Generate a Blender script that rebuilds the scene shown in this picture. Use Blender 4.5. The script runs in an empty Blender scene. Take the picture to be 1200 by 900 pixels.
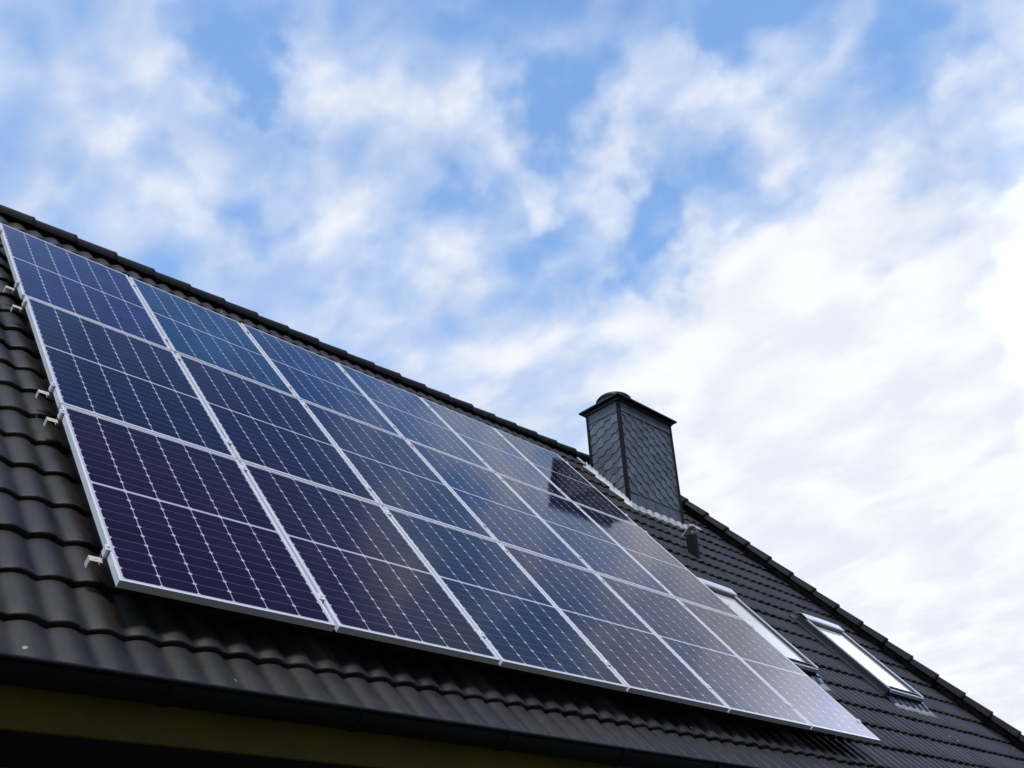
import bpy, bmesh, math, random
from mathutils import Vector, Matrix

random.seed(7)
S = bpy.context.scene
COL = S.collection
Z0 = 7.10                       # eye and roof heights are measured from this datum; the ground is z = 0
PITCH = math.radians(50.869)    # roof pitch
CA, SA = math.cos(PITCH), math.sin(PITCH)

# ------------------------------------------------------------------ camera
cam_d = bpy.data.cameras.new("camera")
cam = bpy.data.objects.new("camera", cam_d)
COL.objects.link(cam)
RIGHT = Vector((0.70160746, -0.70904747, -0.07070117)); UPV = Vector((-0.27910618, -0.36475132, 0.88828836)); BACK = Vector((-0.65562696, -0.60349661, -0.45381178))
cm = Matrix((RIGHT, UPV, BACK)).transposed().to_4x4()
cm.translation = Vector((-1.47184, -6.96995, -5.49943 + Z0))
cam.matrix_world = cm
cam_d.sensor_width = 36.0
cam_d.lens = 36.0 * 1168.3 / 1200.0
cam_d.shift_x = -55.06 / 1200.0
cam_d.shift_y = 104.77 / 1200.0
cam_d.clip_start = 0.05
cam_d.clip_end = 6000.0
S.camera = cam

# ------------------------------------------------------------------ sky
SUN_EL, SUN_AZ = math.radians(58), math.radians(226)   # azimuth counted from +X towards +Y
world = bpy.data.worlds.new("World")
S.world = world
world.use_nodes = True


def build_sky():
    nt = world.node_tree
    N, L = nt.nodes, nt.links
    N.clear()
    out = N.new('ShaderNodeOutputWorld')
    bg = N.new('ShaderNodeBackground')
    bg.inputs['Strength'].default_value = 0.1
    L.new(bg.outputs[0], out.inputs[0])
    sky = N.new('ShaderNodeTexSky')
    sky.sky_type = 'NISHITA'
    sky.sun_disc = False
    sky.sun_elevation = SUN_EL
    sky.sun_rotation = math.pi / 2 - SUN_AZ
    sky.air_density = 1.0
    sky.dust_density = 0.4
    sky.ozone_density = 2.0
    tc = N.new('ShaderNodeTexCoord')
    D = tc.outputs['Generated']

    def math_(op, a, b=None, c=None):
        n = N.new('ShaderNodeMath'); n.operation = op
        for i, v in enumerate((a, b, c)):
            if v is None: continue
            if isinstance(v, (int, float)): n.inputs[i].default_value = v
            else: L.new(v, n.inputs[i])
        return n.outputs[0]

    def vmath(op, a, b=None, sc=None):
        n = N.new('ShaderNodeVectorMath'); n.operation = op
        for i, v in enumerate((a, b)):
            if v is None: continue
            if isinstance(v, (tuple, list, Vector)): n.inputs[i].default_value = v
            else: L.new(v, n.inputs[i])
        if sc is not None: n.inputs['Scale'].default_value = sc
        return n

    def noise(vec, scale, detail=4, rough=0.55, dist=0.0):
        n = N.new('ShaderNodeTexNoise')
        n.inputs['Scale'].default_value = scale
        n.inputs['Detail'].default_value = detail
        n.inputs['Roughness'].default_value = rough
        n.inputs['Distortion'].default_value = dist
        L.new(vec, n.inputs['Vector'])
        return n

    def smooth(v, a, b):
        n = N.new('ShaderNodeMapRange'); n.interpolation_type = 'SMOOTHSTEP'
        n.inputs['From Min'].default_value = a; n.inputs['From Max'].default_value = b
        L.new(v, n.inputs['Value'])
        return n.outputs[0]

    # bend the directions a little so that cloud outlines are ragged
    w1 = vmath('SUBTRACT', noise(D, 9.0, 3).outputs['Color'], (0.5, 0.5, 0.5)).outputs[0]
    w2 = vmath('SUBTRACT', noise(D, 26.0, 3).outputs['Color'], (0.5, 0.5, 0.5)).outputs[0]
    wd = vmath('ADD', D, vmath('SCALE', w1, sc=0.16).outputs[0]).outputs[0]
    wd = vmath('ADD', wd, vmath('SCALE', w2, sc=0.06).outputs[0]).outputs[0]
    wd = vmath('NORMALIZE', wd).outputs[0]
    # the cloud layer: a plane high overhead, so clouds shrink and flatten towards the horizon
    sep = N.new('ShaderNodeSeparateXYZ'); L.new(D, sep.inputs[0])
    zz = math_('ADD', math_('MAXIMUM', sep.outputs[2], 0.0), 0.22)
    com = N.new('ShaderNodeCombineXYZ')
    L.new(math_('DIVIDE', sep.outputs[0], zz), com.inputs[0])
    L.new(math_('DIVIDE', sep.outputs[1], zz), com.inputs[1])
    mp = N.new('ShaderNodeMapping')
    mp.inputs['Rotation'].default_value = (0, 0, math.radians(4))
    mp.inputs['Scale'].default_value = (1.25, 0.85, 1.0)
    L.new(com.outputs[0], mp.inputs['Vector'])
    big = noise(mp.outputs[0], 3.2, 4, 0.5, 0.2).outputs['Fac']
    fine = noise(mp.outputs[0], 10.5, 4, 0.45, 0.2).outputs['Fac']
    cover = math_('MULTIPLY_ADD', big, 1.1, -0.55 + SKY_BASE)
    cover = math_('ADD', cover, math_('MULTIPLY_ADD', fine, 3.1, -1.55))
    # banks and holes: azimuth, elevation, size (degrees), weight
    for az, el, r, w in SKY_BANKS:
        az, el = math.radians(az), math.radians(el)
        v = (math.cos(el) * math.cos(az), math.cos(el) * math.sin(az), math.sin(el))
        dt = vmath('DOT_PRODUCT', wd, v).outputs['Value']
        b = smooth(dt, math.cos(math.radians(r * 1.5)), 1.0)
        cover = math_('MULTIPLY_ADD', b, w * 0.72, cover)
    # thicker towards the horizon
    cover = math_('ADD', cover, math_('MULTIPLY', smooth(math_('MULTIPLY', sep.outputs[2], -1.0), -0.5, -0.1), 0.5))
    mask = math_('MULTIPLY_ADD', smooth(cover, -0.55, 1.3), 0.86, 0.14)
    lit = smooth(cover, 0.5, 1.9)
    cr = N.new('ShaderNodeMix'); cr.data_type = 'RGBA'
    L.new(lit, cr.inputs['Factor'])
    shade = math_('MULTIPLY_ADD', smooth(noise(mp.outputs[0], 8.5, 4, 0.5, 0.3).outputs['Fac'], 0.34, 0.66), 1.0, 0.0)
    cr.inputs['A'].default_value = (6.6, 7.5, 9.3, 1)
    cr.inputs['B'].default_value = (9.5, 9.6, 9.9, 1)
    sk = N.new('ShaderNodeMix'); sk.data_type = 'RGBA'; sk.blend_type = 'MULTIPLY'
    sk.inputs['Factor'].default_value = 1.0
    L.new(sky.outputs[0], sk.inputs['A'])
    sk.inputs['B'].default_value = SKY_GAIN
    mx = N.new('ShaderNodeMix'); mx.data_type = 'RGBA'
    L.new(mask, mx.inputs['Factor'])
    L.new(sk.outputs['Result'], mx.inputs['A'])
    cs = N.new('ShaderNodeMix'); cs.data_type = 'RGBA'; cs.blend_type = 'MULTIPLY'; cs.inputs['Factor'].default_value = 1
    L.new(cr.outputs['Result'], cs.inputs['A']); 
    sc_ = N.new('ShaderNodeMix'); sc_.data_type = 'RGBA'; L.new(shade, sc_.inputs['Factor'])
    sc_.inputs['A'].default_value = (0.865, 0.905, 0.965, 1); sc_.inputs['B'].default_value = (1.03, 1.03, 1.03, 1)
    L.new(sc_.outputs['Result'], cs.inputs['B'])
    L.new(cs.outputs['Result'], mx.inputs['B'])
    # glow added to cloud mostly out of view at right, to whiten panel reflections
    v = (math.cos(math.radians(24)) * math.cos(math.radians(-8)), math.cos(math.radians(24)) * math.sin(math.radians(-8)), math.sin(math.radians(24)))
    glow = smooth(vmath('DOT_PRODUCT', wd, v).outputs['Value'], math.cos(math.radians(22)), math.cos(math.radians(3)))
    gm = N.new('ShaderNodeMix'); gm.data_type = 'RGBA'; gm.blend_type = 'MULTIPLY'; gm.inputs['Factor'].default_value = 1
    L.new(mx.outputs['Result'], gm.inputs['A'])
    gc = N.new('ShaderNodeMix'); gc.data_type = 'RGBA'
    L.new(math_('MULTIPLY', glow, mask), gc.inputs['Factor'])
    gc.inputs['A'].default_value = (1, 1, 1, 1); gc.inputs['B'].default_value = (3.8, 3.9, 4.8, 1)
    gc.clamp_factor = True
    L.new(gc.outputs['Result'], gm.inputs['B'])
    mx = gm
    v = (math.cos(math.radians(66)) * math.cos(math.radians(30)), math.cos(math.radians(66)) * math.sin(math.radians(30)), math.sin(math.radians(66)))
    blue_patch = smooth(vmath('DOT_PRODUCT', wd, v).outputs['Value'], math.cos(math.radians(16)), math.cos(math.radians(7)))
    gd = N.new('ShaderNodeMix'); gd.data_type = 'RGBA'
    L.new(math_('MULTIPLY', blue_patch, 0.8), gd.inputs['Factor'])
    L.new(mx.outputs['Result'], gd.inputs['A']); gd.inputs['B'].default_value = (0.9, 1.6, 4.6, 1)   # deep blue area added overhead, out of view, to darken panel reflections
    mx = gd
    # added dark area in the unseen low sky behind the viewer, cuts frontal light
    v = Vector((math.cos(math.radians(268)), math.sin(math.radians(268)), -0.22)).normalized()
    low_dim = smooth(vmath('DOT_PRODUCT', wd, tuple(v)).outputs['Value'], math.cos(math.radians(90)), math.cos(math.radians(52)))
    bk = N.new('ShaderNodeMix'); bk.data_type = 'RGBA'
    L.new(math_('MULTIPLY', low_dim, 0.97), bk.inputs['Factor'])
    L.new(mx.outputs['Result'], bk.inputs['A'])
    bk.inputs['B'].default_value = (0.55, 0.58, 0.72, 1)
    L.new(bk.outputs['Result'], bg.inputs['Color'])


SKY_BASE = 0.44
SKY_GAIN = (2.0, 2.75, 3.1, 1)
SKY_BANKS = [(44.3, 51.3, 2.6, -0.8), (41.2, 47.8, 2.2, -0.6), (37.9, 47.6, 2.2, -0.8), (39.6, 45.3, 2.2, -0.8), (42.2, 40.5, 2.0, -0.5), (34.3, 40.6, 1.7, -1),
             (34.5, 38.1, 2.2, -1), (37.7, 37.3, 2.0, -0.5), (25.5, 49.8, 2.0, -0.7), (22.6, 48.5, 2.2, -0.9), (15.1, 46.4, 2.0, -0.8), (13.0, 43.3, 2.5, -0.5),
             (64.2, 48.6, 2.0, -0.7), (62.3, 48.1, 1.5, -0.6), (67.3, 49.9, 1.5, -0.4), (73.5, 45.9, 1.2, -0.4), (73.3, 40.5, 2.0, -0.45), (54.7, 44.8, 2.0, -0.45),
             (63.4, 40.3, 1.5, -0.45), (54.0, 39.5, 2.2, -0.35), (50.9, 42.3, 2.0, -0.5), (46.8, 41.6, 2.9, -0.6), (33.4, 34.3, 1.2, -0.6), (28.4, 42.9, 2.2, -0.5),
             (27.8, 40.5, 2.2, -0.45), (70.0, 42.8, 1.5, -0.35), (48.8, 47.6, 1.7, -0.3), (19.6, 41.4, 2.0, -0.35), (68.9, 36.6, 2.2, -0.3), (56.2, 50.7, 2.0, -0.35),
             (65.0, 43.4, 2.7, 0.5), (44.8, 46.7, 2.7, 0.5), (35.9, 45.6, 2.0, 0.7), (37.7, 42.9, 2.0, 0.6), (30.5, 47.1, 2.0, 0.5), (26.9, 43.8, 1.7, 0.7),
             (54.0, 41.1, 3.2, 0.45), (43.2, 43.1, 1.1, 0.7), (50.2, 44.5, 1.7, 0.5), (76.8, 43.9, 5.9, 0.45), (56.1, 47.8, 3.4, 0.4), (20, 28.4, 12.5, 1.1),
             (13.6, 33.7, 5.9, 0.1), (21.8, 16.2, 18, 1.9), (30.7, 33.2, 2.9, 0.5), (25.4, 34.1, 2.5, 0.5), (10.4, 40.3, 2.0, 0.7), (15.2, 44.9, 2.5, 0.3),
             (51.0, 34.8, 7.8, 0.35), (42.2, 34.5, 5.9, 0.3), (37.2, 36.3, 1.2, 0.5), (22.3, 45.9, 2.9, 0.35),
             (42, 72, 14, -1.0), (48, 62, 7, -0.8), (30, 62, 7, -0.8), (0, 80, 22, -0.3), (17, 41, 6, -0.3), (170, 60, 30, 0.6), (270, 20, 45, -0.7), (215, 25, 35, -0.6), (320, 25, 35, -0.5)]
build_sky()

sun_d = bpy.data.lights.new("sun", 'SUN')
sun_d.energy = 2.0
sun_d.angle = math.radians(12)
sun_d.color = (1.0, 0.96, 0.9)
sun = bpy.data.objects.new("sun", sun_d)
COL.objects.link(sun)
tosun = Vector((math.cos(SUN_EL) * math.cos(SUN_AZ), math.cos(SUN_EL) * math.sin(SUN_AZ), math.sin(SUN_EL)))
sun.rotation_euler = tosun.to_track_quat('Z', 'Y').to_euler()
sun.location = (0, -10, 30)

S.view_settings.view_transform = 'Standard'
S.view_settings.look = 'None'
S.view_settings.exposure = 0.0
S.view_settings.gamma = 1.0
S.view_settings.use_curve_mapping = False


# ------------------------------------------------------------------ helpers
def RW(u, v, n):
    """roof coordinates (along ridge, up the slope, out of the slope) -> world"""
    return Vector((u, v * CA - n * SA, v * SA + n * CA + Z0))


def roof_v(Y, n):               # v of the point of the plane n that lies above the horizontal position Y
    return (Y + n * SA) / CA


def link(o, parent=None):
    COL.objects.link(o)
    if parent is not None: o.parent = parent
    return o


def mesh_obj(name, verts, faces, mat, parent=None, off=None, smooth=False, attr=None):
    me = bpy.data.meshes.new(name)
    if off is not None: verts = [Vector(v) - off for v in verts]
    me.from_pydata([tuple(v) for v in verts], [], faces)
    if attr is not None:
        a = me.attributes.new('tint', 'FLOAT', 'POINT')
        a.data.foreach_set('value', attr)
    me.materials.append(mat)
    if smooth:
        me.polygons.foreach_set('use_smooth', [True] * len(me.polygons))
    me.update()
    return link(bpy.data.objects.new(name, me), parent)


def recalc(o):
    bm = bmesh.new(); bm.from_mesh(o.data)
    bmesh.ops.recalc_face_normals(bm, faces=bm.faces)
    bm.to_mesh(o.data); bm.free()
    return o


def empty(name, loc, label=None, cat=None, group=None):
    e = bpy.data.objects.new(name, None)
    e.location = loc
    e.empty_display_size = 0.3
    link(e)
    tag(e, label, cat, group)
    return e


def tag(o, label=None, cat=None, group=None, kind=None):
    if label: o['label'] = label
    if cat: o['category'] = cat
    if group: o['group'] = group
    if kind: o['kind'] = kind
    return o


class MB:
    """collects quads and boxes in any frame"""
    def __init__(s): s.v = []; s.f = []

    def poly(s, pts):
        b = len(s.v); s.v += [Vector(p) for p in pts]; s.f.append(tuple(range(b, b + len(pts))))

    def hexa(s, p):
        """8 points: 4 of the bottom ring, 4 of the top ring"""
        b = len(s.v); s.v += [Vector(q) for q in p]
        for q in ((3, 2, 1, 0), (4, 5, 6, 7), (0, 1, 5, 4), (1, 2, 6, 5), (2, 3, 7, 6), (3, 0, 4, 7)):
            s.f.append(tuple(b + i for i in q))

    def box(s, a, b, fr=lambda x, y, z: Vector((x, y, z))):
        x0, y0, z0 = a; x1, y1, z1 = b
        s.hexa([fr(*q) for q in ((x0, y0, z0), (x1, y0, z0), (x1, y1, z0), (x0, y1, z0),
                                 (x0, y0, z1), (x1, y0, z1), (x1, y1, z1), (x0, y1, z1))])

    def strip(s, pts, closed=False):
        """list of rows of points, all of one length -> quads"""
        b = len(s.v); n = len(pts[0])
        for r in pts: s.v += [Vector(p) for p in r]
        for i in range(len(pts) - 1):
            for j in range(n - 1 + (1 if closed else 0)):
                k = (j + 1) % n
                s.f.append((b + i * n + j, b + i * n + k, b + (i + 1) * n + k, b + (i + 1) * n + j))

    def cyl(s, c, axis, r0, r1, h, n=20, cap=True):
        z = Vector(axis).normalized(); x = z.orthogonal().normalized(); y = z.cross(x)
        c = Vector(c); b = len(s.v)
        for r, t in ((r0, 0), (r1, h)):
            for k in range(n):
                a = 2 * math.pi * k / n
                s.v.append(c + x * (r * math.cos(a)) + y * (r * math.sin(a)) + z * t)
        for k in range(n):
            s.f.append((b + k, b + (k + 1) % n, b + n + (k + 1) % n, b + n + k))
        if cap:
            s.f.append(tuple(b + k for k in reversed(range(n)))); s.f.append(tuple(b + n + k for k in range(n)))

    def build(s, name, mat, parent=None, off=None, smooth=False, bevel=0.0, rec=True, seg=2):
        o = mesh_obj(name, s.v, s.f, mat, parent, off, smooth)
        if rec: recalc(o)
        if bevel:
            m = o.modifiers.new('bevel', 'BEVEL'); m.width = bevel; m.segments = seg
            m.limit_method = 'ANGLE'; m.angle_limit = math.radians(40)
        return o


# ------------------------------------------------------------------ materials
def mat_new(name):
    m = bpy.data.materials.new(name); m.use_nodes = True
    nt = m.node_tree
    return m, nt.nodes, nt.links, nt.nodes['Principled BSDF']


def surf(name, col, rough=0.6, metal=0.0, var=0.25, scale=6.0, bump=0.0, bscale=60.0, spec=0.5, rvar=0.1):
    """plain surface with soft mottling, roughness changes and grain"""
    m, N, L, P = mat_new(name)
    tc = N.new('ShaderNodeTexCoord')
    n1 = N.new('ShaderNodeTexNoise'); n1.inputs['Scale'].default_value = scale
    n1.inputs['Detail'].default_value = 7; n1.inputs['Roughness'].default_value = 0.6
    L.new(tc.outputs['Object'], n1.inputs['Vector'])
    r = N.new('ShaderNodeMapRange'); r.inputs['From Min'].default_value = 0.3; r.inputs['From Max'].default_value = 0.7
    L.new(n1.outputs['Fac'], r.inputs['Value'])
    mx = N.new('ShaderNodeMix'); mx.data_type = 'RGBA'
    mx.inputs['A'].default_value = tuple(c * (1 - var) for c in col) + (1,)
    mx.inputs['B'].default_value = tuple(min(1, c * (1 + var)) for c in col) + (1,)
    L.new(r.outputs[0], mx.inputs['Factor'])
    L.new(mx.outputs['Result'], P.inputs['Base Color'])
    rr = N.new('ShaderNodeMapRange')
    rr.inputs['To Min'].default_value = max(0.02, rough - rvar); rr.inputs['To Max'].default_value = min(1, rough + rvar)
    L.new(n1.outputs['Fac'], rr.inputs['Value']); L.new(rr.outputs[0], P.inputs['Roughness'])
    P.inputs['Metallic'].default_value = metal
    P.inputs['Specular IOR Level'].default_value = spec
    if bump:
        n2 = N.new('ShaderNodeTexNoise'); n2.inputs['Scale'].default_value = bscale; n2.inputs['Detail'].default_value = 5
        L.new(tc.outputs['Object'], n2.inputs['Vector'])
        bp = N.new('ShaderNodeBump'); bp.inputs['Strength'].default_value = bump; bp.inputs['Distance'].default_value = 0.01
        L.new(n2.outputs['Fac'], bp.inputs['Height']); L.new(bp.outputs[0], P.inputs['Normal'])
    return m


def tile_material(name, cols, rough, spec, bumpk, fleck):
    """concrete tile or slate: each tile carries a random value `tint` of its own"""
    m, N, L, P = mat_new(name)
    at = N.new('ShaderNodeAttribute'); at.attribute_name = 'tint'
    ramp = N.new('ShaderNodeValToRGB')
    e = ramp.color_ramp.elements
    while len(e) < len(cols): e.new(0.5)
    for i, c in enumerate(cols):
        e[i].position = i / (len(cols) - 1); e[i].color = tuple(c) + (1,)
    L.new(at.outputs['Fac'], ramp.inputs['Fac'])
    tc = N.new('ShaderNodeTexCoord')
    n1 = N.new('ShaderNodeTexNoise'); n1.inputs['Scale'].default_value = 7; n1.inputs['Detail'].default_value = 8
    n1.inputs['Roughness'].default_value = 0.65
    L.new(tc.outputs['Object'], n1.inputs['Vector'])
    mr = N.new('ShaderNodeMapRange'); mr.inputs['From Min'].default_value = 0.3; mr.inputs['From Max'].default_value = 0.72
    mr.inputs['To Min'].default_value = 0.55; mr.inputs['To Max'].default_value = 1.5
    L.new(n1.outputs['Fac'], mr.inputs['Value'])
    mul = N.new('ShaderNodeMix'); mul.data_type = 'RGBA'; mul.blend_type = 'MULTIPLY'; mul.inputs['Factor'].default_value = 1
    L.new(ramp.outputs[0], mul.inputs['A']); L.new(mr.outputs[0], mul.inputs['B'])
    col = mul.outputs['Result']
    if fleck:
        # lichen and bird specks
        vo = N.new('ShaderNodeTexVoronoi'); vo.inputs['Scale'].default_value = 4.0
        wn = N.new('ShaderNodeTexNoise'); wn.inputs['Scale'].default_value = 40; wn.inputs['Detail'].default_value = 2
        L.new(tc.outputs['Object'], wn.inputs['Vector'])
        ad = N.new('ShaderNodeMix'); ad.data_type = 'VECTOR'; ad.inputs['Factor'].default_value = 0.012
        L.new(tc.outputs['Object'], ad.inputs['A']); L.new(wn.outputs['Color'], ad.inputs['B'])
        L.new(ad.outputs['Result'], vo.inputs['Vector'])
        f = N.new('ShaderNodeMapRange'); f.inputs['From Min'].default_value = 0.048; f.inputs['From Max'].default_value = 0.034
        L.new(vo.outputs['Distance'], f.inputs['Value'])
        sp = N.new('ShaderNodeMix'); sp.data_type = 'RGBA'
        L.new(f.outputs[0], sp.inputs['Factor']); L.new(col, sp.inputs['A'])
        sp.inputs['B'].default_value = (0.35, 0.35, 0.33, 1)
        col = sp.outputs['Result']
    L.new(col, P.inputs['Base Color'])
    rr = N.new('ShaderNodeMapRange'); rr.inputs['To Min'].default_value = rough - 0.12; rr.inputs['To Max'].default_value = rough + 0.12
    L.new(n1.outputs['Fac'], rr.inputs['Value']); L.new(rr.outputs[0], P.inputs['Roughness'])
    P.inputs['Specular IOR Level'].default_value = spec
    n2 = N.new('ShaderNodeTexNoise'); n2.inputs['Scale'].default_value = 130; n2.inputs['Detail'].default_value = 4
    L.new(tc.outputs['Object'], n2.inputs['Vector'])
    bp = N.new('ShaderNodeBump'); bp.inputs['Strength'].default_value = bumpk; bp.inputs['Distance'].default_value = 0.004
    L.new(n2.outputs['Fac'], bp.inputs['Height']); L.new(bp.outputs[0], P.inputs['Normal'])
    return m


PW, PH = 1.0, 1.69              # module size
FT, LIP = 0.035, 0.0115         # frame depth, frame lip


def cell_material():
    """6 x 20 half cells under glass: gaps, mid bar and corner diamonds of the white backsheet, fine busbars"""
    m, N, L, P = mat_new("solar_cells")
    tc = N.new('ShaderNodeTexCoord')
    sep = N.new('ShaderNodeSeparateXYZ'); L.new(tc.outputs['Object'], sep.inputs[0])

    def M(op, a, b=None, c=None):
        n = N.new('ShaderNodeMath'); n.operation = op
        for i, v in enumerate((a, b, c)):
            if v is None: continue
            if isinstance(v, (int, float)): n.inputs[i].default_value = v
            else: L.new(v, n.inputs[i])
        return n.outputs[0]

    x = M('ADD', sep.outputs[0], 0.48)            # 0 .. 0.96 over six cells
    ay = M('ABSOLUTE', sep.outputs[1])            # measured from the mid bar
    PXC, PYC, MID = 0.16, 0.0812, 0.009
    fx = M('FRACT', M('DIVIDE', x, PXC))
    dx = M('MULTIPLY', M('MINIMUM', fx, M('SUBTRACT', 1.0, fx)), PXC)
    y = M('SUBTRACT', ay, MID)
    fy = M('FRACT', M('DIVIDE', y, PYC))
    dy = M('MULTIPLY', M('MINIMUM', fy, M('SUBTRACT', 1.0, fy)), PYC)
    line = M('MAXIMUM', M('LESS_THAN', dx, 0.0018), M('MULTIPLY', M('LESS_THAN', dy, 0.0009), 0.35))
    dia = M('LESS_THAN', M('ADD', dx, M('MULTIPLY', dy, 0.9)), 0.0115)
    mid = M('LESS_THAN', ay, MID)
    border = M('MAXIMUM', M('GREATER_THAN', M('ABSOLUTE', sep.outputs[0]), 0.4795),
               M('GREATER_THAN', ay, MID + PYC * 10 - 0.0008))
    back = M('MAXIMUM', M('MAXIMUM', line, dia), M('MAXIMUM', mid, border))
    # busbars: nine thin wires along each cell
    fb = M('FRACT', M('DIVIDE', x, PXC / 9.0))
    bus = M('LESS_THAN', M('ABSOLUTE', M('SUBTRACT', fb, 0.5)), 0.022)
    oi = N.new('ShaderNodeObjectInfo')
    # each cell a little different
    ci = N.new('ShaderNodeCombineXYZ')
    L.new(M('FLOOR', M('DIVIDE', x, PXC)), ci.inputs[0])
    L.new(M('FLOOR', M('DIVIDE', sep.outputs[1], PYC * 2)), ci.inputs[1])
    L.new(M('MULTIPLY', oi.outputs['Random'], 57.0), ci.inputs[2])
    wn = N.new('ShaderNodeTexWhiteNoise'); L.new(ci.outputs[0], wn.inputs['Vector'])
    cv = N.new('ShaderNodeMapRange'); cv.inputs['To Min'].default_value = 0.7; cv.inputs['To Max'].default_value = 1.35
    L.new(wn.outputs['Value'], cv.inputs['Value'])
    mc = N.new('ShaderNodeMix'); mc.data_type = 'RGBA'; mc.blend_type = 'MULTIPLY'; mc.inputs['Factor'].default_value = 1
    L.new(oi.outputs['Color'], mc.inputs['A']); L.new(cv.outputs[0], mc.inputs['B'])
    mb = N.new('ShaderNodeMix'); mb.data_type = 'RGBA'
    L.new(M('MULTIPLY', bus, 0.10), mb.inputs['Factor']); L.new(mc.outputs['Result'], mb.inputs['A'])
    mb.inputs['B'].default_value = (0.10, 0.10, 0.13, 1)
    mx = N.new('ShaderNodeMix'); mx.data_type = 'RGBA'
    L.new(back, mx.inputs['Factor']); L.new(mb.outputs['Result'], mx.inputs['A'])
    mx.inputs['B'].default_value = (0.57, 0.55, 0.64, 1)
    L.new(mx.outputs['Result'], P.inputs['Base Color'])
    # dust makes the glass less than perfect
    n1 = N.new('ShaderNodeTexNoise'); n1.inputs['Scale'].default_value = 5; n1.inputs['Detail'].default_value = 6
    L.new(tc.outputs['Object'], n1.inputs['Vector'])
    rr = N.new('ShaderNodeMapRange'); rr.inputs['To Min'].default_value = 0.04; rr.inputs['To Max'].default_value = 0.085
    L.new(n1.outputs['Fac'], rr.inputs['Value']); L.new(rr.outputs[0], P.inputs['Roughness'])
    P.inputs['IOR'].default_value = 1.23
    P.inputs['Specular Tint'].default_value = (1.0, 0.6, 1.0, 1)   # blue violet anti reflex coating
    return m


M_TILE = tile_material("concrete_roof_tile", [(0.014, 0.0115, 0.011), (0.022, 0.018, 0.022), (0.024, 0.021, 0.015), (0.028, 0.020, 0.018), (0.029, 0.024, 0.022)], 0.55, 0.42, 0.35, True)
M_RIDGE = tile_material("ridge_tile_concrete", [(0.009, 0.009, 0.011), (0.015, 0.015, 0.017)], 0.6, 0.2, 0.3, False)
M_SLATE = tile_material("chimney_slate", [(0.095, 0.112, 0.130), (0.125, 0.146, 0.167), (0.150, 0.168, 0.186)], 0.5, 0.5, 0.25, False)
M_ALU = surf("anodised_aluminium_frame", (0.84, 0.85, 0.87), 0.40, 0.05, 0.05, 9, 0.0)
M_RAIL = surf("mill_aluminium", (0.62, 0.63, 0.65), 0.4, 0.7, 0.1, 12)
M_ZINC = surf("pale_zinc_bracket", (0.72, 0.71, 0.63), 0.5, 0.25, 0.1, 20)
M_STEEL = surf("stainless_bolt", (0.35, 0.35, 0.36), 0.35, 0.9, 0.1, 30)
M_CELL = cell_material()
M_BACK = surf("white_backsheet", (0.7, 0.7, 0.7), 0.6)
M_GUT = surf("black_painted_gutter", (0.005, 0.005, 0.005), 0.6, 0.0, 0.3, 4, 0.05, 90, 0.25)
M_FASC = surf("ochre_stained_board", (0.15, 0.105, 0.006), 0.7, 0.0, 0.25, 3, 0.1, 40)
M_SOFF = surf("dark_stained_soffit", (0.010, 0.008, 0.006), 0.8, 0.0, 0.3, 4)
M_WALL = surf("dark_brick_render", (0.09, 0.06, 0.045), 0.85, 0.0, 0.25, 3, 0.3, 50)
M_CAP = surf("dark_sheet_metal", (0.022, 0.023, 0.028), 0.45, 0.2, 0.25, 5)
M_TRIM = surf("black_corner_metal", (0.010, 0.010, 0.012), 0.6, 0.0, 0.2, 8, 0.0, 60, 0.2)
M_LEAD = surf("pale_lead_flashing", (0.62, 0.63, 0.65), 0.5, 0.1, 0.28, 14, 0.35, 35)
M_LEADG = surf("grey_lead_apron", (0.36, 0.36, 0.38), 0.5, 0.1, 0.4, 16, 0.4, 40)
M_WINFR = surf("pale_aluminium_window_cover", (0.74, 0.75, 0.76), 0.38, 0.3, 0.06, 8)
M_WINDK = surf("dark_window_cladding", (0.030, 0.031, 0.034), 0.4, 0.1, 0.2, 8)
M_GROUND = surf("paved_yard", (0.045, 0.045, 0.035), 0.9, 0.0, 0.3, 0.6, 0.2, 8)


def pane_material():
    m, N, L, P = mat_new("roof_window_pane")
    tc = N.new('ShaderNodeTexCoord')
    n1 = N.new('ShaderNodeTexNoise'); n1.inputs['Scale'].default_value = 2.0; n1.inputs['Detail'].default_value = 3
    L.new(tc.outputs['Object'], n1.inputs['Vector'])
    r = N.new('ShaderNodeMapRange'); r.inputs['To Min'].default_value = 0.60; r.inputs['To Max'].default_value = 0.72
    L.new(n1.outputs['Fac'], r.inputs['Value'])
    L.new(r.outputs[0], P.inputs['Base Color'])     # pale base stands in for the white sky reflected in the glass
    P.inputs['Roughness'].default_value = 0.06
    P.inputs['IOR'].default_value = 1.52
    return m


M_PANE = pane_material()

# ------------------------------------------------------------------ ground
g = MB()
g.poly([(-3000, -3000, 0), (3000, -3000, 0), (3000, 3000, 0), (-3000, 3000, 0)])
tag(g.build('ground', M_GROUND, rec=False), kind='structure')

# ------------------------------------------------------------------ house
U_LEFT, V_EAVE, V_RIDGE, N_BASE = -3.6, -5.58, 1.07, -0.192
HIP_A = RW(8.92, 1.00, -0.06)                       # a point of the hip line near the ridge
HIP_B = RW(10.80, -4.25, -0.06)                     # and one near the eave
HOUSE_LOC = Vector((4.0, 0.0, 0.0))
house = empty('house', HOUSE_LOC, 'low eaved house with steep black tiled roof, slate clad chimney and two roof windows', 'house')
roof = None
OFF = HOUSE_LOC
ridge_pt = RW(0, V_RIDGE, N_BASE)
RIDGE_Y, RIDGE_Z = ridge_pt.y, ridge_pt.z

TW, TC = 0.291, 0.33            # tile cover width (two waves), course


def wave(u):
    c = 0.5 + 0.5 * math.cos(2 * math.pi * u / (TW / 2))
    return 0.027 * (c ** 0.6)


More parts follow.
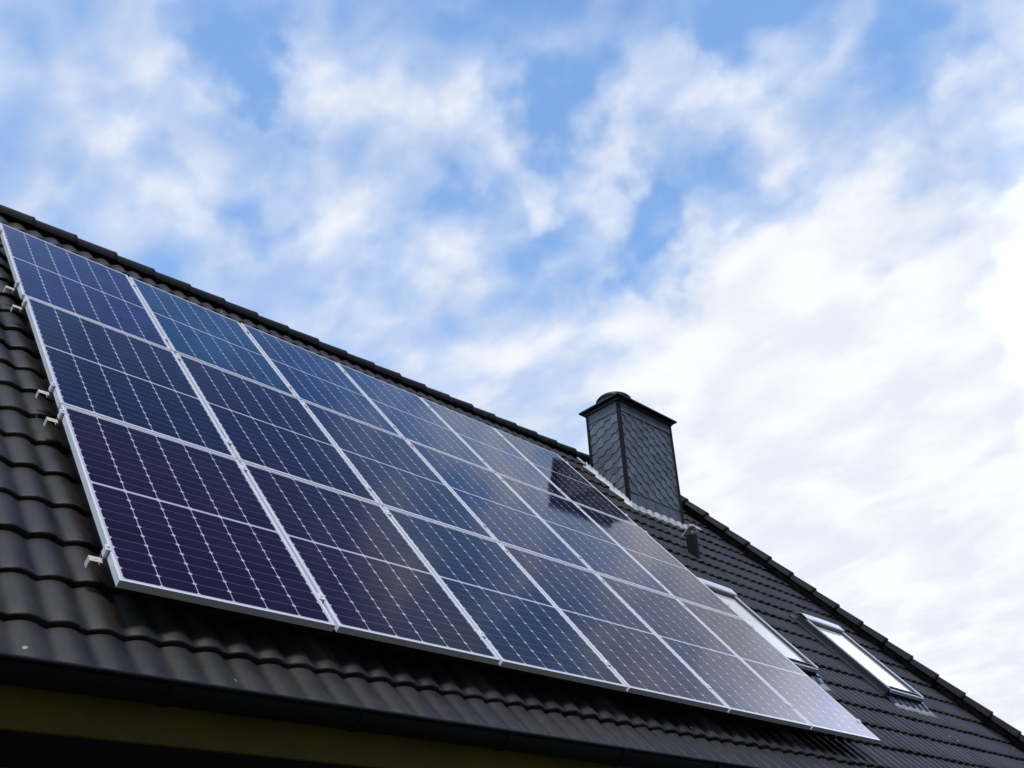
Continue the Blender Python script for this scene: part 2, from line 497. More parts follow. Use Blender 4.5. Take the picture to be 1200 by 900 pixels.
def tiles(frame, u0, u1, v0, v1, nseg=16, jitter=1.0):
    """courses of interlocking double wave tiles; every tile a patch of its own inside one mesh"""
    V, F, T = [], [], []
    nc = int(math.ceil((v1 - v0) / TC)); nu = int(math.ceil((u1 - u0) / TW))
    for i in range(nc):
        for k in range(nu):
            ua = u0 + k * TW; va = v0 + i * TC
            dn = random.uniform(-.003, .003) * jitter; dv = random.uniform(-.007, .005) * jitter
            rt = random.uniform(-.006, .006) * jitter; tint = random.random()
            prof = [(0.000, -0.030), (0.000, -0.007), (0.004, -0.0018), (0.012, 0.0), (0.12, -0.0075), (0.34, -0.026)]
            b = len(V)
            for (t, h) in prof:
                for j in range(nseg + 1):
                    uu = ua + (TW + .004) * j / nseg
                    sag = 0.006 * math.cos(2 * math.pi * uu / (TW / 2)) if t < 0.02 else 0
                    side = -0.005 if j == 0 else 0.0
                    V.append(frame(uu, va + t + dv - sag + rt * (j / nseg - .5), N_BASE + 0.026 + h + wave(uu) + dn + side))
                    T.append(tint)
            n = nseg + 1
            for r in range(len(prof) - 1):
                for j in range(nseg):
                    F.append((b + r * n + j, b + r * n + j + 1, b + (r + 1) * n + j + 1, b + (r + 1) * n + j))
    return V, F, T


def cut(o, planes, off):
    """keep what lies on the negative side of every plane (co, no)"""
    bm = bmesh.new(); bm.from_mesh(o.data)
    for co, no in planes:
        bmesh.ops.bisect_plane(bm, geom=bm.verts[:] + bm.edges[:] + bm.faces[:], dist=1e-6,
                               plane_co=Vector(co) - off, plane_no=no, clear_outer=True, clear_inner=False)
    bm.to_mesh(o.data); bm.free()
    return o


hip_dir = (HIP_B - HIP_A).normalized()
roof_n = Vector((0, -SA, CA))
hip_plane_no = hip_dir.cross(roof_n).normalized()
if hip_plane_no.x < 0: hip_plane_no = -hip_plane_no
V, F, T = tiles(RW, U_LEFT, 12.2, V_EAVE, V_RIDGE + 0.2)
roof = mesh_obj('roof', V, F, M_TILE, house, OFF, True, T)
cut(roof, [(HIP_A, hip_plane_no), ((0, RIDGE_Y, 0), (0, 1, 0))], OFF)


# rear slope
def RB(u, v, n):
    p = RW(-u, v, n); return Vector((-p.x, 2 * RIDGE_Y - p.y, p.z))


RBm = lambda u, v, n: RB(u, v, n)
V, F, T = tiles(RBm, U_LEFT, 12.2, V_EAVE, V_RIDGE + 0.2, 8)
o = mesh_obj('rear_slope', V, F, M_TILE, roof, OFF, True, T)
mir = hip_plane_no.copy(); mir.y = -mir.y
HA2 = HIP_A.copy(); HA2.y = 2 * RIDGE_Y - HA2.y
cut(o, [(HA2, mir), ((0, RIDGE_Y, 0), (0, -1, 0))], OFF)

# hip slope on the right: the plane through the hip line and its mirror image
apex_t = (RIDGE_Y - HIP_A.y) / hip_dir.y
HIP_TOP = HIP_A + hip_dir * apex_t
hn = hip_dir.cross(Vector((0, 1, 0))).normalized()
if hn.x < 0: hn = -hn
hv = Vector((0, 1, 0)).cross(hn)
if hv.z < 0: hv = -hv
hip_len = (HIP_TOP.z - RW(0, V_EAVE, N_BASE).z) / hv.z


def RH(u, v, n):
    return HIP_TOP + Vector((0, 1, 0)) * u + hv * v + hn * (n + 0.06)


nt_ = math.ceil(hip_len / TC)
V, F, T = tiles(RH, -5.2, 5.2, -hip_len, 0.0, 8)
o = mesh_obj('hip_slope', V, F, M_TILE, roof, OFF, True, T)
pa = hip_dir.cross(hn).normalized()
if pa.y > 0: pa = -pa
pb = pa.copy(); pb.y = -pb.y
cut(o, [(HIP_TOP, pa), (HIP_TOP, pb)], OFF)


def cap_row(name, P, D, up, total, r0=0.095, r1=0.124, pitch=0.36, length=0.41, drop=0.03):
    """half round capping tiles along a line; the far end of each laps over the next"""
    D = D.normalized(); side = D.cross(up).normalized(); up = side.cross(D).normalized()
    V, F, T = [], [], []
    n = 14
    for k in range(int(total / pitch) + 1):
        tint = random.random(); j = random.uniform(-.004, .004)
        b = len(V)
        rings = []
        for (s, r) in ((0, r0), (length * .9, r1 - .004), (length - 0.012, r1), (length, r1 - .006), (length, r1 - .03), (0, r0 - .02)):
            ring = []
            for i in range(n + 1):
                a = math.pi * (i / n) * 1.16 - math.pi * .08
                ring.append(P + D * (k * pitch + s) + side * (math.cos(a) * r * 1.05) + up * (math.sin(a) * r * .92 - drop + j))
            rings.append(ring)
        for ring in rings: V += ring; T += [tint] * (n + 1)
        for q in range(len(rings) - 1):
            for i in range(n):
                F.append((b + q * (n + 1) + i, b + q * (n + 1) + i + 1, b + (q + 1) * (n + 1) + i + 1, b + (q + 1) * (n + 1) + i))
    o = mesh_obj(name, V, F, M_RIDGE, roof, OFF, True, T)
    recalc(o)
    m = o.modifiers.new('edges', 'EDGE_SPLIT'); m.split_angle = math.radians(50)
    return o


rp = Vector((0, RIDGE_Y, RIDGE_Z))
cap_row('ridge_tiles', Vector((U_LEFT, rp.y, rp.z)), Vector((1, 0, 0)), Vector((0, 0, 1)), HIP_TOP.x - U_LEFT - 0.2, r0=0.108, r1=0.130, drop=0.02)
upv = (roof_n + hn).normalized()
cap_row('hip_tiles', HIP_TOP - upv * 0.04, hip_dir, upv, 8.35, drop=0.02)
hd2 = hip_dir.copy(); hd2.y = -hd2.y
cap_row('hip_tiles', HIP_TOP - upv * 0.04, hd2, Vector((upv.x, -upv.y, upv.z)), 8.35, drop=0.02)

# walls under the eaves
EAVE = RW(0, V_EAVE, N_BASE)
WY0, WY1 = -2.72, 2 * RIDGE_Y + 2.72
WX0, WX1 = U_LEFT + 0.5, 10.2
SOFZ = EAVE.z - 0.155
w = MB(); w.box((WX0, WY0, 0), (WX1, WY0 + 0.3, SOFZ - 0.003)); w.build('wall', M_WALL, house, OFF)
w = MB(); w.box((WX0, WY1 - 0.3, 0), (WX1, WY1, SOFZ - 0.003)); w.build('wall', M_WALL, house, OFF)
w = MB(); w.box((WX1 - .3, WY0 + .302, 0), (WX1 - .002, WY1 - .302, SOFZ - 0.003)); w.build('wall', M_WALL, house, OFF)
w = MB()                                                     # left gable wall up to the ridge
gz = RIDGE_Z - 0.12
prof = [(WY0 + .302, 0), (WY1 - .302, 0), (WY1 - .302, SOFZ - .01), (RIDGE_Y, gz - .1), (WY0 + .302, SOFZ - .01)]
b = [Vector((WX0 + .002, y, z)) for y, z in prof]; c = [Vector((WX0 + .3, y, z)) for y, z in prof]
w.poly(b); w.poly(list(reversed(c)))
for i in range(5): w.poly([b[i], c[i], c[(i + 1) % 5], b[(i + 1) % 5]])
w.build('wall', M_WALL, house, OFF)
# soffit, fascia and gutter
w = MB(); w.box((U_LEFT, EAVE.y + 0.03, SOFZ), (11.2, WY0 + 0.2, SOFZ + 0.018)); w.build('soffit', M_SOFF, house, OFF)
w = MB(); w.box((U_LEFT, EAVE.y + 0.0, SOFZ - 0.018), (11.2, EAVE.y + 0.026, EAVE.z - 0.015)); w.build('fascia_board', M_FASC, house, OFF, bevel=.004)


def gutter_ring(x, r, cy, cz, n=14):
    outer = [(x, cy + math.cos(a) * r, cz + math.sin(a) * r) for a in [math.pi + math.pi * i / n for i in range(n + 1)]]
    inner = [(x, cy + math.cos(a) * (r - .004), cz + math.sin(a) * (r - .004)) for a in [math.pi + math.pi * i / n for i in range(n + 1)]]
    return outer + list(reversed(inner))


GY, GZ, GR = EAVE.y - 0.072, EAVE.z + 0.022, 0.070
w = MB()
w.strip([gutter_ring(U_LEFT - .05, GR, GY, GZ), gutter_ring(11.2, GR, GY, GZ)], True)
bead = [[(x, GY - GR - .004 + math.cos(a) * .010, GZ + math.sin(a) * .010) for a in [2 * math.pi * i / 10 for i in range(10)]] for x in (U_LEFT - .05, 11.2)]
w.strip(bead, True)
gut = w.build('gutter', M_GUT, house, OFF, True)
for k in range(18):
    x = U_LEFT + 0.42 + k * 0.83
    w = MB()
    for (r, hw) in ((GR + .006, .014),):
        a = [(x - hw, GY + math.cos(t) * r, GZ + math.sin(t) * r) for t in [math.pi * (0.98 + 1.04 * i / 14) for i in range(15)]]
        c = [(x - hw, GY + math.cos(t) * (r - .0055), GZ + math.sin(t) * (r - .0055)) for t in [math.pi * (0.98 + 1.04 * i / 14) for i in range(15)]]
        ring = a + list(reversed(c))
        w.strip([ring, [(x + hw, p[1], p[2]) for p in ring]], True)
        w.poly(ring); w.poly([(x + hw, p[1], p[2]) for p in reversed(ring)])
    w.build('gutter_bracket', M_GUT, gut, OFF)

# ------------------------------------------------------------------ chimney (a part of the house)
CX0, CX1, CY0, CY1 = 7.205, 8.275, -0.106, 0.44
CZ0, CZ1 = -1.2 + Z0, 1.135 + Z0
core = MB(); core.box((CX0 + .012, CY0 + .012, CZ0), (CX1 - .012, CY1 - .012, CZ1))
chim = core.build('chimney', M_CAP, house, OFF)


def slates(face, width, zb, zt, ang, flip, V, F, T):
    """slanting courses of slates with swept lower edges; face(h, z, out) -> world"""
    ca, sa = math.cos(ang), math.sin(ang)
    PITCHW, SL = 0.122, 0.135
    quads = []
    for i in range(-int((zt - zb) * ca / PITCHW) - 3, int(width * sa / PITCHW) + 3):
        e2 = i * PITCHW
        for k in range(-10, 18):
            tint = random.random(); rot = random.uniform(-.003, .003)
            s0 = k * SL + (i % 2) * 0.05
            rows = []
            for (dw, out) in ((0, .0035), (0, .013), (.006, .0145), (.15, .005)):
                row = []
                for j in range(9):
                    t = j / 8
                    edge = -0.020 * math.sin(math.pi * min(1, t * 1.25)) ** 1.5 + 0.013 * t
                    s = s0 + SL * t
                    ww = e2 + (edge if dw < .1 else 0) + dw
                    h = s * ca + ww * sa; z = -s * sa + ww * ca
                    row.append((h, z, out + rot * (t - .5)))
                rows.append(row)
            quads.append((rows, tint))
    for rows, tint in quads:
        hs = [p[0] for r in rows for p in r]; zs = [p[1] for r in rows for p in r]
        if max(hs) < 0 or min(hs) > width or max(zs) < zb - zt - .02 or min(zs) > .02: continue
        b = len(V); n = len(rows[0])
        for r in rows:
            for (h, z, out) in r:
                V.append(face(h, zt + z, out)); T.append(tint)
        for r in range(len(rows) - 1):
            for j in range(n - 1):
                F.append((b + r * n + j, b + r * n + j + 1, b + (r + 1) * n + j + 1, b + (r + 1) * n + j))


cx, cy = (CX0 + CX1) / 2, (CY0 + CY1) / 2
BZ = CZ1 - 0.155                                       # lower edge of the straight top course
FACES = [  # name, face function (h from the near corner), width, angle, sides to cut
    (lambda h, z, o: Vector((CX0 + h, CY0 - o + .012, z)), CX1 - CX0, 38.5, [((CX0, 0, 0), (-1, 0, 0)), ((CX1, 0, 0), (1, 0, 0))], -0.185 + Z0),
    (lambda h, z, o: Vector((CX0 - o + .012, CY0 + h, z)), CY1 - CY0, 22.0, [((0, CY0, 0), (0, -1, 0)), ((0, CY1, 0), (0, 1, 0))], CZ0),
    (lambda h, z, o: Vector((CX1 + o - .012, CY0 + h, z)), CY1 - CY0, 22.0, [((0, CY0, 0), (0, -1, 0)), ((0, CY1, 0), (0, 1, 0))], CZ0),
    (lambda h, z, o: Vector((CX0 + h, CY1 + o - .012, z)), CX1 - CX0, 38.5, [((CX0, 0, 0), (-1, 0, 0)), ((CX1, 0, 0), (1, 0, 0))], CZ0),
]
for fc, wd_, ang, planes, zlow in FACES:
    V, F, T = [], [], []
    slates(fc, wd_, zlow, BZ, math.radians(ang), 0, V, F, T)
    o = mesh_obj('slate_cladding', V, F, M_SLATE, chim, OFF, False, T)
    cut(o, planes + [((0, 0, BZ), (0, 0, 1)), ((0, 0, zlow), (0, 0, -1))], OFF)
    # straight top course
    V, F, T = [], [], []
    nb = max(2, round(wd_ / 0.27))
    for k in range(nb):
        h0, h1 = wd_ * k / nb, wd_ * (k + 1) / nb - (0.002 if k < nb - 1 else 0)
        tt = random.random(); b = len(V); dr = random.uniform(-.003, .003)
        for z, ot in ((BZ - .012 + dr, .010), (BZ - .012 + dr, .019), (BZ - .004, .0205), (CZ1, .016)):
            for h in (h0, h1):
                V.append(fc(h, z, ot)); T.append(tt)
        for r in range(3): F.append((b + 2 * r, b + 2 * r + 1, b + 2 * r + 3, b + 2 * r + 2))
    mesh_obj('top_course', V, F, M_SLATE, chim, OFF, False, T)
# straight bottom course on the front
V, F, T = [], [], []
fc, wd_ = FACES[0][0], CX1 - CX0
edges = [0.0, .19, .35, .53, .80, wd_]
for k in range(len(edges) - 1):
    tt = random.random(); h0, h1 = edges[k], edges[k + 1] - 0.007
    cols = 6; b = len(V)
    prof = ((-.42 + Z0, .003), (-.42 + Z0, .012), (-.172 + Z0, .0045), (-.170 + Z0, .001))
    for z, ot in prof:
        for h in (h0, h1): V.append(fc(h, z, ot)); T.append(tt)
    for r in range(3): F.append((b + 2 * r, b + 2 * r + 1, b + 2 * r + 3, b + 2 * r + 2))
mesh_obj('bottom_course', V, F, M_SLATE, chim, OFF, False, T)
# corner strips
for (x, y, sx, sy) in ((CX0, CY0, 1, 1), (CX1, CY0, -1, 1), (CX0, CY1, 1, -1), (CX1, CY1, -1, -1)):
    w = MB()
    w.box((x - sx * .011, y - sy * .011, CZ0), (x + sx * .030, y - sy * .003, CZ1 - .002))
    w.box((x - sx * .0115, y - sy * .0035, CZ0), (x - sx * .003, y + sy * .030, CZ1 - .002))
    w.build('corner_trim', M_TRIM, chim, OFF)
# cover slab and flue
w = MB()
ov = .075
w.hexa([(CX0 - ov, CY0 - ov, CZ1 + .012), (CX1 + ov, CY0 - ov, CZ1 + .012), (CX1 + ov, CY1 + ov, CZ1 + .012), (CX0 - ov, CY1 + ov, CZ1 + .012),
        (CX0 - ov, CY0 - ov, CZ1 + .036), (CX1 + ov, CY0 - ov, CZ1 + .036), (CX1 + ov, CY1 + ov, CZ1 + .036), (CX0 - ov, CY1 + ov, CZ1 + .036)])
w.box((CX0 - .028, CY0 - .028, CZ1 - .03), (CX1 + .028, CY1 + .028, CZ1 + .0125))
w.build('chimney_cover', M_CAP, chim, OFF, bevel=.004)
w = MB()
fx, fy = 7.47, 0.17
rings = []
for r, z in ((.225, .03), (.225, .16), (.24, .165), (.24, .18), (.215, .21), (.16, .235), (.09, .25), (.001, .255)):
    rings.append([(fx + r * math.cos(t), fy + r * math.sin(t), CZ1 + z) for t in [2 * math.pi * i / 28 for i in range(28)]])
w.strip(rings, True)
fl = w.build('flue_cap', M_CAP, chim, OFF, True)
m = fl.modifiers.new('e', 'EDGE_SPLIT'); m.split_angle = math.radians(40)


# lead flashing dressed over the tile waves
def tile_top(u, v, lift):
    t = ((v - V_EAVE) % TC)
    return N_BASE + 0.026 - 0.026 * min(1, t / 0.33) + wave(u) + lift


rows = []
nseg = 120
vb = roof_v(CY0 - .012, N_BASE + .03)
x0, x1 = CX0 - .02, CX1 + .05
top, mid, low, und = [], [], [], []
for i in range(nseg + 1):
    u = x0 + (x1 - x0) * i / nseg
    tooth = 0.030 * (0.5 + 0.5 * math.cos(2 * math.pi * u / (TW / 2) + .6)) + random.uniform(-.006, .006)
    vv = vb - .012
    pm = RW(u, vv, tile_top(u, vv, .012)); pm.y = min(pm.y, CY0 - .014)
    pt = Vector((u, CY0 - .0225, pm.z + .045 + .006 * math.sin(u * 9)))
    vl = vb - .085 - .03 * i / nseg - tooth
    pl = RW(u, vl, tile_top(u, vl, .007))
    pu = RW(u, vl, tile_top(u, vl, -.012))
    top.append(pt); mid.append(pm); low.append(pl); und.append(pu)
w = MB(); w.strip([top, mid, low, und]); w.build('front_flashing', M_LEAD, chim, OFF, True)
# stepped soakers up the left side
w = MB()
vA, vB_ = vb - .05, roof_v(0.52, -.14)
nn = 60
a_, b_, c_, d_ = [], [], [], []
for i in range(nn + 1):
    v = vA + (vB_ - vA) * i / nn
    wob = .014 * math.sin(i * .9) + .010 * math.sin(i * 2.3)
    uo = CX0 - .055 - max(0, wob)
    z_in = RW(CX0, v, tile_top(CX0, v, .03)).z
    yy = RW(CX0, v, -.13).y
    a_.append(Vector((CX0 - .016, yy, z_in + .05 + .010 * math.sin(i * 1.3))))
    b_.append(RW(CX0 - .018, v, tile_top(CX0, v, .014) + .004))
    c_.append(RW(uo, v, max(tile_top(uo, v, .010), N_BASE + .04)))
    d_.append(RW(uo, v, N_BASE + .02))
w.strip([a_, b_, c_, d_]); w.build('side_flashing', M_LEAD, chim, OFF, True)
w = MB()
vC = roof_v(0.62, -.12)
w.hexa([RW(CX0 - .07, vB_, -.135), RW(CX0 - .02, vB_, -.135), RW(CX0 - .02, vC, -.135), RW(CX0 - .055, vC, -.135),
        RW(CX0 - .07, vB_, -.125), RW(CX0 - .02, vB_, -.125), RW(CX0 - .02, vC, -.125), RW(CX0 - .055, vC, -.125)])
w.build('side_flashing', M_LEAD, chim, OFF)
# turned up end of the apron at the right corner
w = MB(); r1, r2, r3, r4 = [], [], [], []
for i in range(15):
    t = i / 14
    u = CX1 + .03 + .10 * t
    lift = .012 + .05 * t * t
    v1 = vb + .02; v2 = vb - .10 - .03 * math.sin(t * 3)
    r1.append(RW(u, v1, tile_top(u, v1, lift + .02))); r2.append(RW(u, v2, tile_top(u, v2, lift)))
    r3.append(RW(u, v2, tile_top(u, v2, lift - .006))); r4.append(RW(u, v1, tile_top(u, v1, lift + .014)))
w.strip([r1, r2, r3, r4], True); w.build('apron_end', M_LEAD, chim, OFF, True)

# ------------------------------------------------------------------ roof vent below the chimney
VX0, VX1 = 7.375, 7.42
w = MB()
w.hexa([(VX0, -.88, -1.42 + Z0), (VX1, -.88, -1.42 + Z0), (VX1, -.74, -1.20 + Z0), (VX0, -.74, -1.20 + Z0),
        (VX0, -.88, -1.0 + Z0), (VX1, -.88, -1.0 + Z0), (VX1, -.74, -.97 + Z0), (VX0, -.74, -.97 + Z0)])
vent = w.build('roof_vent', M_TRIM, house, OFF, bevel=.012)
w = MB(); ra, rb = [], []
for i in range(17):
    t = i / 16
    y = -.71 - .23 * t
    z = -.955 + .075 * math.sin(math.pi * min(1, max(0, (t - .18) / .9))) ** 1.0 - .045 * t + (-.02 if t < .15 else 0)
    ra.append((y, z)); rb.append((y, z - .012))
sec = ra + list(reversed(rb))
w.strip([[(x, y, z + Z0 + .02) for y, z in sec] for x in (VX0 - .02, (VX0 + VX1) / 2, VX1 + .02)], True)
for x in (VX0 - .02, VX1 + .02): w.strip([[(x, y, z + Z0 + .02) for y, z in ra], [(x, y, z + Z0 + .02) for y, z in rb]])
w.build('vent_hood', M_LEAD, vent, OFF, True)


# ------------------------------------------------------------------ roof windows (parts of the house)
def roof_window(u0, v_top, label):
    W_, H_ = 0.78, 1.36
    u1 = u0 + W_; v1 = v_top; v0 = v_top - H_
    fr = lambda a, b, c: RW(a, b, c)
    nt, nb = -0.075, -0.21
    w = MB()                                            # outer frame: four members
    w.box((u0, v0 + .0, nb), (u0 + .05, v1, nt), fr); w.box((u1 - .05, v0, nb), (u1, v1, nt), fr)
    w.box((u0 + .051, v1 - .06, nb), (u1 - .051, v1, nt - .002), fr); w.box((u0 + .051, v0, nb), (u1 - .051, v0 + .055, nt - .004), fr)
    root = w.build('roof_window', M_WINDK, house, OFF, bevel=.004)
    tag(root, label)
    w = MB()                                            # pale edges of the sash
    w.box((u1 - .024, v0 + .01, nt), (u1 - .004, v1 - .11, nt + .014), fr)
    w.box((u0 + .004, v0 + .01, nt), (u0 + .024, v1 - .11, nt + .014), fr)
    w.box((u0 + .03, v0 - .014, nt - .03), (u1 - .03, v0 - .002, nt + .006), fr)
    w.build('edge_trim', M_WINFR, root, OFF, bevel=.003)
    w = MB()                                            # inner sash
    a, b, c, d = u0 + .058, u1 - .058, v0 + .075, v1 - .16
    w.box((a - .022, c - .02, nt - .05), (a - .002, d + .02, nt + .004), fr); w.box((b + .002, c - .02, nt - .05), (b + .022, d + .02, nt + .004), fr)
    w.box((a - .001, c - .02, nt - .05), (b + .001, c - .004, nt + .008), fr); w.box((a - .001, d + .002, nt - .05), (b + .001, d + .02, nt + .003), fr)
    w.build('sash', M_WINDK, root, OFF, bevel=.003)
    w = MB(); w.box((a - .001, c - .003, nt - .03), (b + .001, d + .001, nt - .012), fr)
    w.build('pane', M_PANE, root, OFF)
    w = MB()                                            # projecting cover over the head
    rows = []
    for (v, n) in ((v1 - .125, nt - .01), (v1 - .125, nt + .022), (v1 - .115, nt + .030), (v1 - .02, nt + .034), (v1 + .03, nt + .012), (v1 + .06, nt - .03)):
        rows.append([RW(u0 - .012 + (W_ + .024) * i / 8, v, n + .004 * math.sin(math.pi * i / 8)) for i in range(9)])
    w.strip(rows)
    cov = w.build('top_cover', M_WINFR, root, OFF, False)
    m = cov.modifiers.new('s', 'SOLIDIFY'); m.thickness = .004
    w = MB(); w.box((u0 + .004, v1 - .108, nt), (u1 - .004, v1 - .06, nt + .016), fr); w.build('cover_shadow_strip', M_WINDK, root, OFF)  # dark solid strip standing in for the shadow under the cover
    w = MB()                                            # side gutters of the flashing kit
    w.box((u0 - .075, v0 - .02, -.17), (u0 - .003, v1 + .06, -.128), fr)
    w.build('side_flashing', M_WINDK, root, OFF, bevel=.01)
    w = MB(); w.box((u1 + .003, v0 - .02, -.17), (u1 + .075, v1 + .06, -.128), fr)
    w.build('side_flashing', M_WINDK, root, OFF, bevel=.01)
    w = MB(); r = [[], [], [], []]                      # pleated apron below
    for i in range(61):
        u = u0 - .05 + (W_ + .14) * i / 60
        tt = .018 * math.cos(2 * math.pi * u / (TW / 2)) + random.uniform(-.008, .008)
        va, vb_, vc = v0 - .02, v0 - .12, v0 - .20 - tt - .02 * (i / 60)
        r[0].append(RW(u, va, max(tile_top(u, va, .012), -.14))); r[1].append(RW(u, vb_, tile_top(u, vb_, .012)))
        r[2].append(RW(u, vc, tile_top(u, vc, .006))); r[3].append(RW(u, vc, tile_top(u, vc, -.012)))
    w.strip(r[:2]); w.build('dark_apron', M_WINDK, root, OFF, True)
    w = MB(); w.strip(r[1:]); w.build('lead_apron', M_LEADG, root, OFF, True)
    return root


roof_window(8.22, -2.53, 'pale roof window standing free on the tiles right of the solar array')
roof_window(6.06, -2.55, 'pale roof window half hidden behind the right end of the solar array')

# ------------------------------------------------------------------ solar panels
ARR = Matrix((Vector((1, 0, 0)), Vector((0, CA, SA)), Vector((0, -SA, CA)))).transposed().to_4x4()


def panel_meshes():
    hw, hh = PW / 2, PH / 2
    w = MB()
    # mitred frame: cross section swept round the four corners
    sec = [(0, 0), (0, -FT), (.028, -FT), (.028, -FT + .002), (.002, -FT + .002), (.002, -.007), (LIP, -.007), (LIP, -.0005), (LIP - .001, 0)]
    ring = []
    for sx, sy in ((-1, -1), (1, -1), (1, 1), (-1, 1)):
        ring.append([(sx * (hw - d), sy * (hh - d), z) for d, z in sec])
    ring.append(ring[0])
    w.strip(ring, True)
    frame = w.build('frame', M_ALU, None, None)
    m = frame.modifiers.new('bevel', 'BEVEL'); m.width = .0008; m.segments = 1
    c = MB()
    a, b = hw - LIP + .003, hh - LIP + .003
    c.poly([(-a, -b, -.0025), (a, -b, -.0025), (a, b, -.0025), (-a, b, -.0025)])
    cells = c.build('cell_sheet', M_CELL, None, None, rec=False)
    d = MB()
    d.poly([(-a, b, -.0065), (a, b, -.0065), (a, -b, -.0065), (-a, -b, -.0065)])
    back = d.build('backsheet', M_BACK, None, None, rec=False)
    return frame, cells, back


ROWN = ['top row', 'middle row', 'bottom row']
PLABEL = [
    ['dark blue solar panel in the top left corner of the array, under the ridge',
     'deep teal blue solar panel second from the left in the top row under the ridge',
     'mid blue solar panel third from the left in the top row under the ridge',
     'mid blue solar panel third from the right in the top row under the ridge',
     'pale blue solar panel left of the chimney reflection, second from right in top row',
     'solar panel in the top right corner of the array, darkened by the chimney reflection'],
    ['navy solar panel at the left end of the middle row with silver brackets beside it',
     'navy solar panel second from the left in the middle row',
     'navy solar panel third from the left in the middle row',
     'blue solar panel third from the right in the middle row',
     'pale blue solar panel second from the right in the middle row, below the chimney reflection',
     'pale washed out solar panel at the right end of the middle row, below the chimney'],
    ['nearest and largest solar panel, dark purple, in the bottom left corner of the array',
     'dark purple solar panel second from the left in the bottom row above the gutter',
     'dark blue solar panel third from the left in the bottom row above the gutter',
     'dark violet solar panel third from the right in the bottom row above the gutter',
     'greyish violet solar panel second from the right in the bottom row',
     'pale grey solar panel in the bottom right corner of the array, nearest the roof window'],
]
# small departures of each panel from the common plane, as left by the fitters (degrees about x and y)
TILT = [[(0.10, -0.1), (-0.35, 0.25), (-0.1, 0.1), (0.1, -0.05), (0.05, 0.1), (0, 0)],
        [(0.0, 0.1), (0.1, -0.1), (-0.1, 0.05), (0.1, 0.1), (-0.05, -0.1), (0.05, 0)],
        [(0.1, 0.0), (-0.1, 0.1), (0.15, -0.1), (-0.1, 0.0), (0.1, 0.05), (0, 0.05)]]
# tone of each panel's cells: coating tint, with reflected sky blue painted into the upper rows
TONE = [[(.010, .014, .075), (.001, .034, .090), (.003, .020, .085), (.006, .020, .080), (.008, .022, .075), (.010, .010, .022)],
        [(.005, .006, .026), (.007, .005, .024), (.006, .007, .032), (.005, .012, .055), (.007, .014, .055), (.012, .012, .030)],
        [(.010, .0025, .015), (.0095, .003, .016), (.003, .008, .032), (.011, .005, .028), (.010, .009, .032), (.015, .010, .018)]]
frame0, cells0, back0 = panel_meshes()
first = True
for r in range(3):
    for c in range(6):
        e = bpy.data.objects.new('solar_panel', None); e.empty_display_size = .2
        link(e)
        tx, ty = TILT[r][c]
        du = -0.012 if r == 0 else 0.0
        e.matrix_world = Matrix.Translation(RW(c * 1.02 + PW / 2 + .002 + du, -r * 1.71 - PH / 2 - .01, 0)) @ ARR @ \
            Matrix.Rotation(math.radians(tx * .5), 4, 'X') @ Matrix.Rotation(math.radians(ty * .5), 4, 'Y')
        tag(e, PLABEL[r][c], 'solar panel', 'solar panels of the roof array')
        for src in (frame0, cells0, back0):
            d = src
            if first: src.parent = e
            else:
                d = src.copy(); link(d, e)
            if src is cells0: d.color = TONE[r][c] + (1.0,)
        first = False

# ------------------------------------------------------------------ rails with clamps and end brackets
LEN = 6 * 1.02 - .02
RAILS = [(-0.24, 'topmost mounting rail of the array, its end clamp at the upper left corner'),
         (-1.47, 'second mounting rail from the top, its pale end bracket just above the first row joint'),
         (-1.83, 'third mounting rail from the top, its pale end bracket just below the first row joint'),
         (-3.18, 'fourth mounting rail from the top, its pale end bracket just above the second row joint'),
         (-3.53, 'fifth mounting rail from the top, its pale end bracket just below the second row joint'),
         (-4.88, 'lowest mounting rail of the array, its pale end bracket near the bottom left corner')]


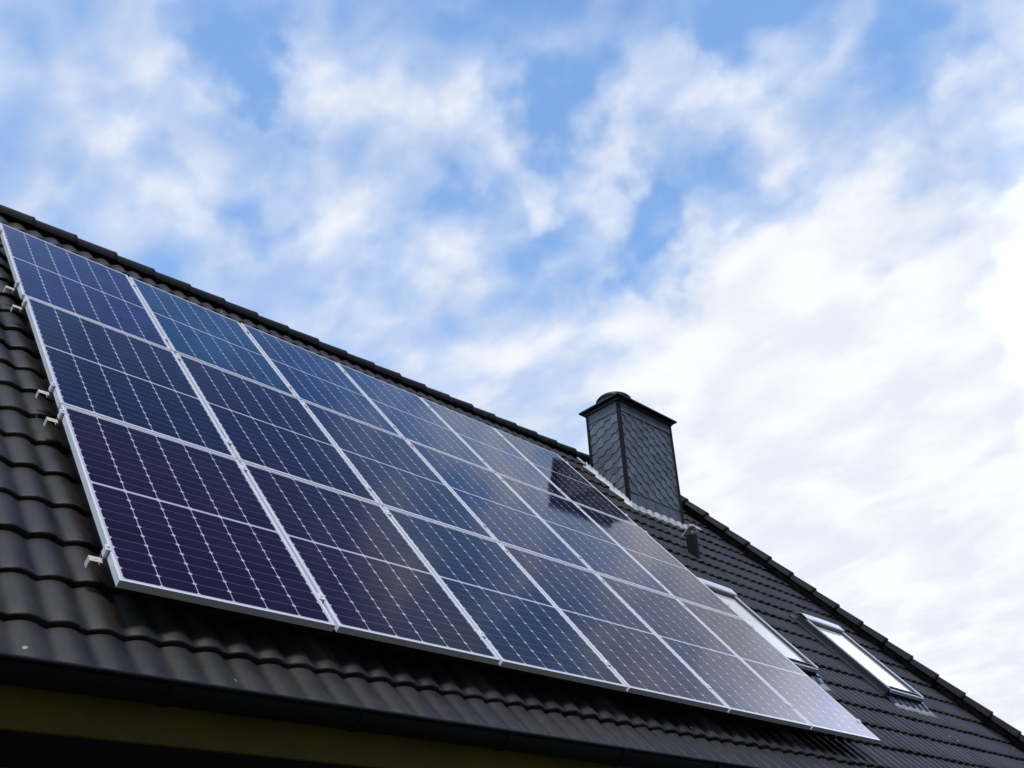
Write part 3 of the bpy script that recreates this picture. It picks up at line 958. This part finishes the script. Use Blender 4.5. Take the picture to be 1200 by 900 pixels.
def rail_parts():
    out = []
    w = MB()                                            # C profile
    w.box((-.012, -.020, -.040), (LEN + .012, .020, -.036)); w.box((-.012, -.020, -.036), (LEN + .012, -.017, 0)); w.box((-.012, .017, -.036), (LEN + .012, .020, 0))
    w.box((-.012, -.017, -.003), (LEN + .012, -.006, 0)); w.box((-.012, .006, -.003), (LEN + .012, .017, 0))
    out.append(w.build('rail_profile', M_RAIL, None, None))
    h = FT + .002                                        # frame top above the rail
    for x, s in ((0, -1), (LEN, 1)):                     # end clamps hook over the frame edge
        w = MB()
        x0 = x + s * .002
        w.box((x0, -.022, .001), (x0 + s * .012, .022, h + .002)); w.box((x0 - s * .010, -.022, h + .001), (x0 + s * .012, .022, h + .0045))
        pass
        w.cyl((x0 + s * .003, 0, h + .0046), (0, 0, 1), .0065, .0065, .007, 10)
        out.append(w.build('end_clamp', M_ALU, None, None, bevel=.0015, seg=1))
    for k in range(1, 6):
        w = MB(); x = k * 1.02 - .008
        w.box((x - .017, -.025, h + .001), (x + .017, .025, h + .0045)); w.box((x - .005, -.025, 0), (x + .005, .025, h + .0009))
        w.cyl((x, 0, h + .0046), (0, 0, 1), .0065, .0065, .006, 8)
        out.append(w.build('middle_clamp', M_ALU, None, None))
    w = MB()                                            # folded strip that sticks out at the left end
    t = .003
    w.box((-.060, -.040, -.016), (-.010, .000, -.016 + t)); w.box((-.060 - t, -.040, -.055), (-.0601, .000, -.016 + t))
    w.box((-.045, -.024, -.0155 + t), (-.024, -.018, -.0145 + t))
    out.append(w.build('end_bracket', M_ZINC, None, None, bevel=.001, seg=1))
    for k in range(7):
        x = .35 + k * .9
        w = MB()
        w.box((x - .016, -.012, -.048), (x + .016, .060, -.042)); w.box((x - .016, .054, -.093), (x + .016, .060, -.0481))
        w.box((x - .016, .0541, -.099), (x + .016, .20, -.0931))
        out.append(w.build('roof_hook', M_STEEL, None, None))
    return out


protos = rail_parts()
first = True
for i, (v, lab) in enumerate(RAILS):
    e = bpy.data.objects.new('mounting_rail', None); e.empty_display_size = .2
    link(e)
    e.matrix_world = Matrix.Translation(RW(0 - (.010 if i < 2 else 0), v, -FT - .002)) @ ARR
    tag(e, lab, 'rail', 'mounting rails of the roof array')
    for src in protos:
        if first: src.parent = e
        else: link(src.copy(), e)
    first = False
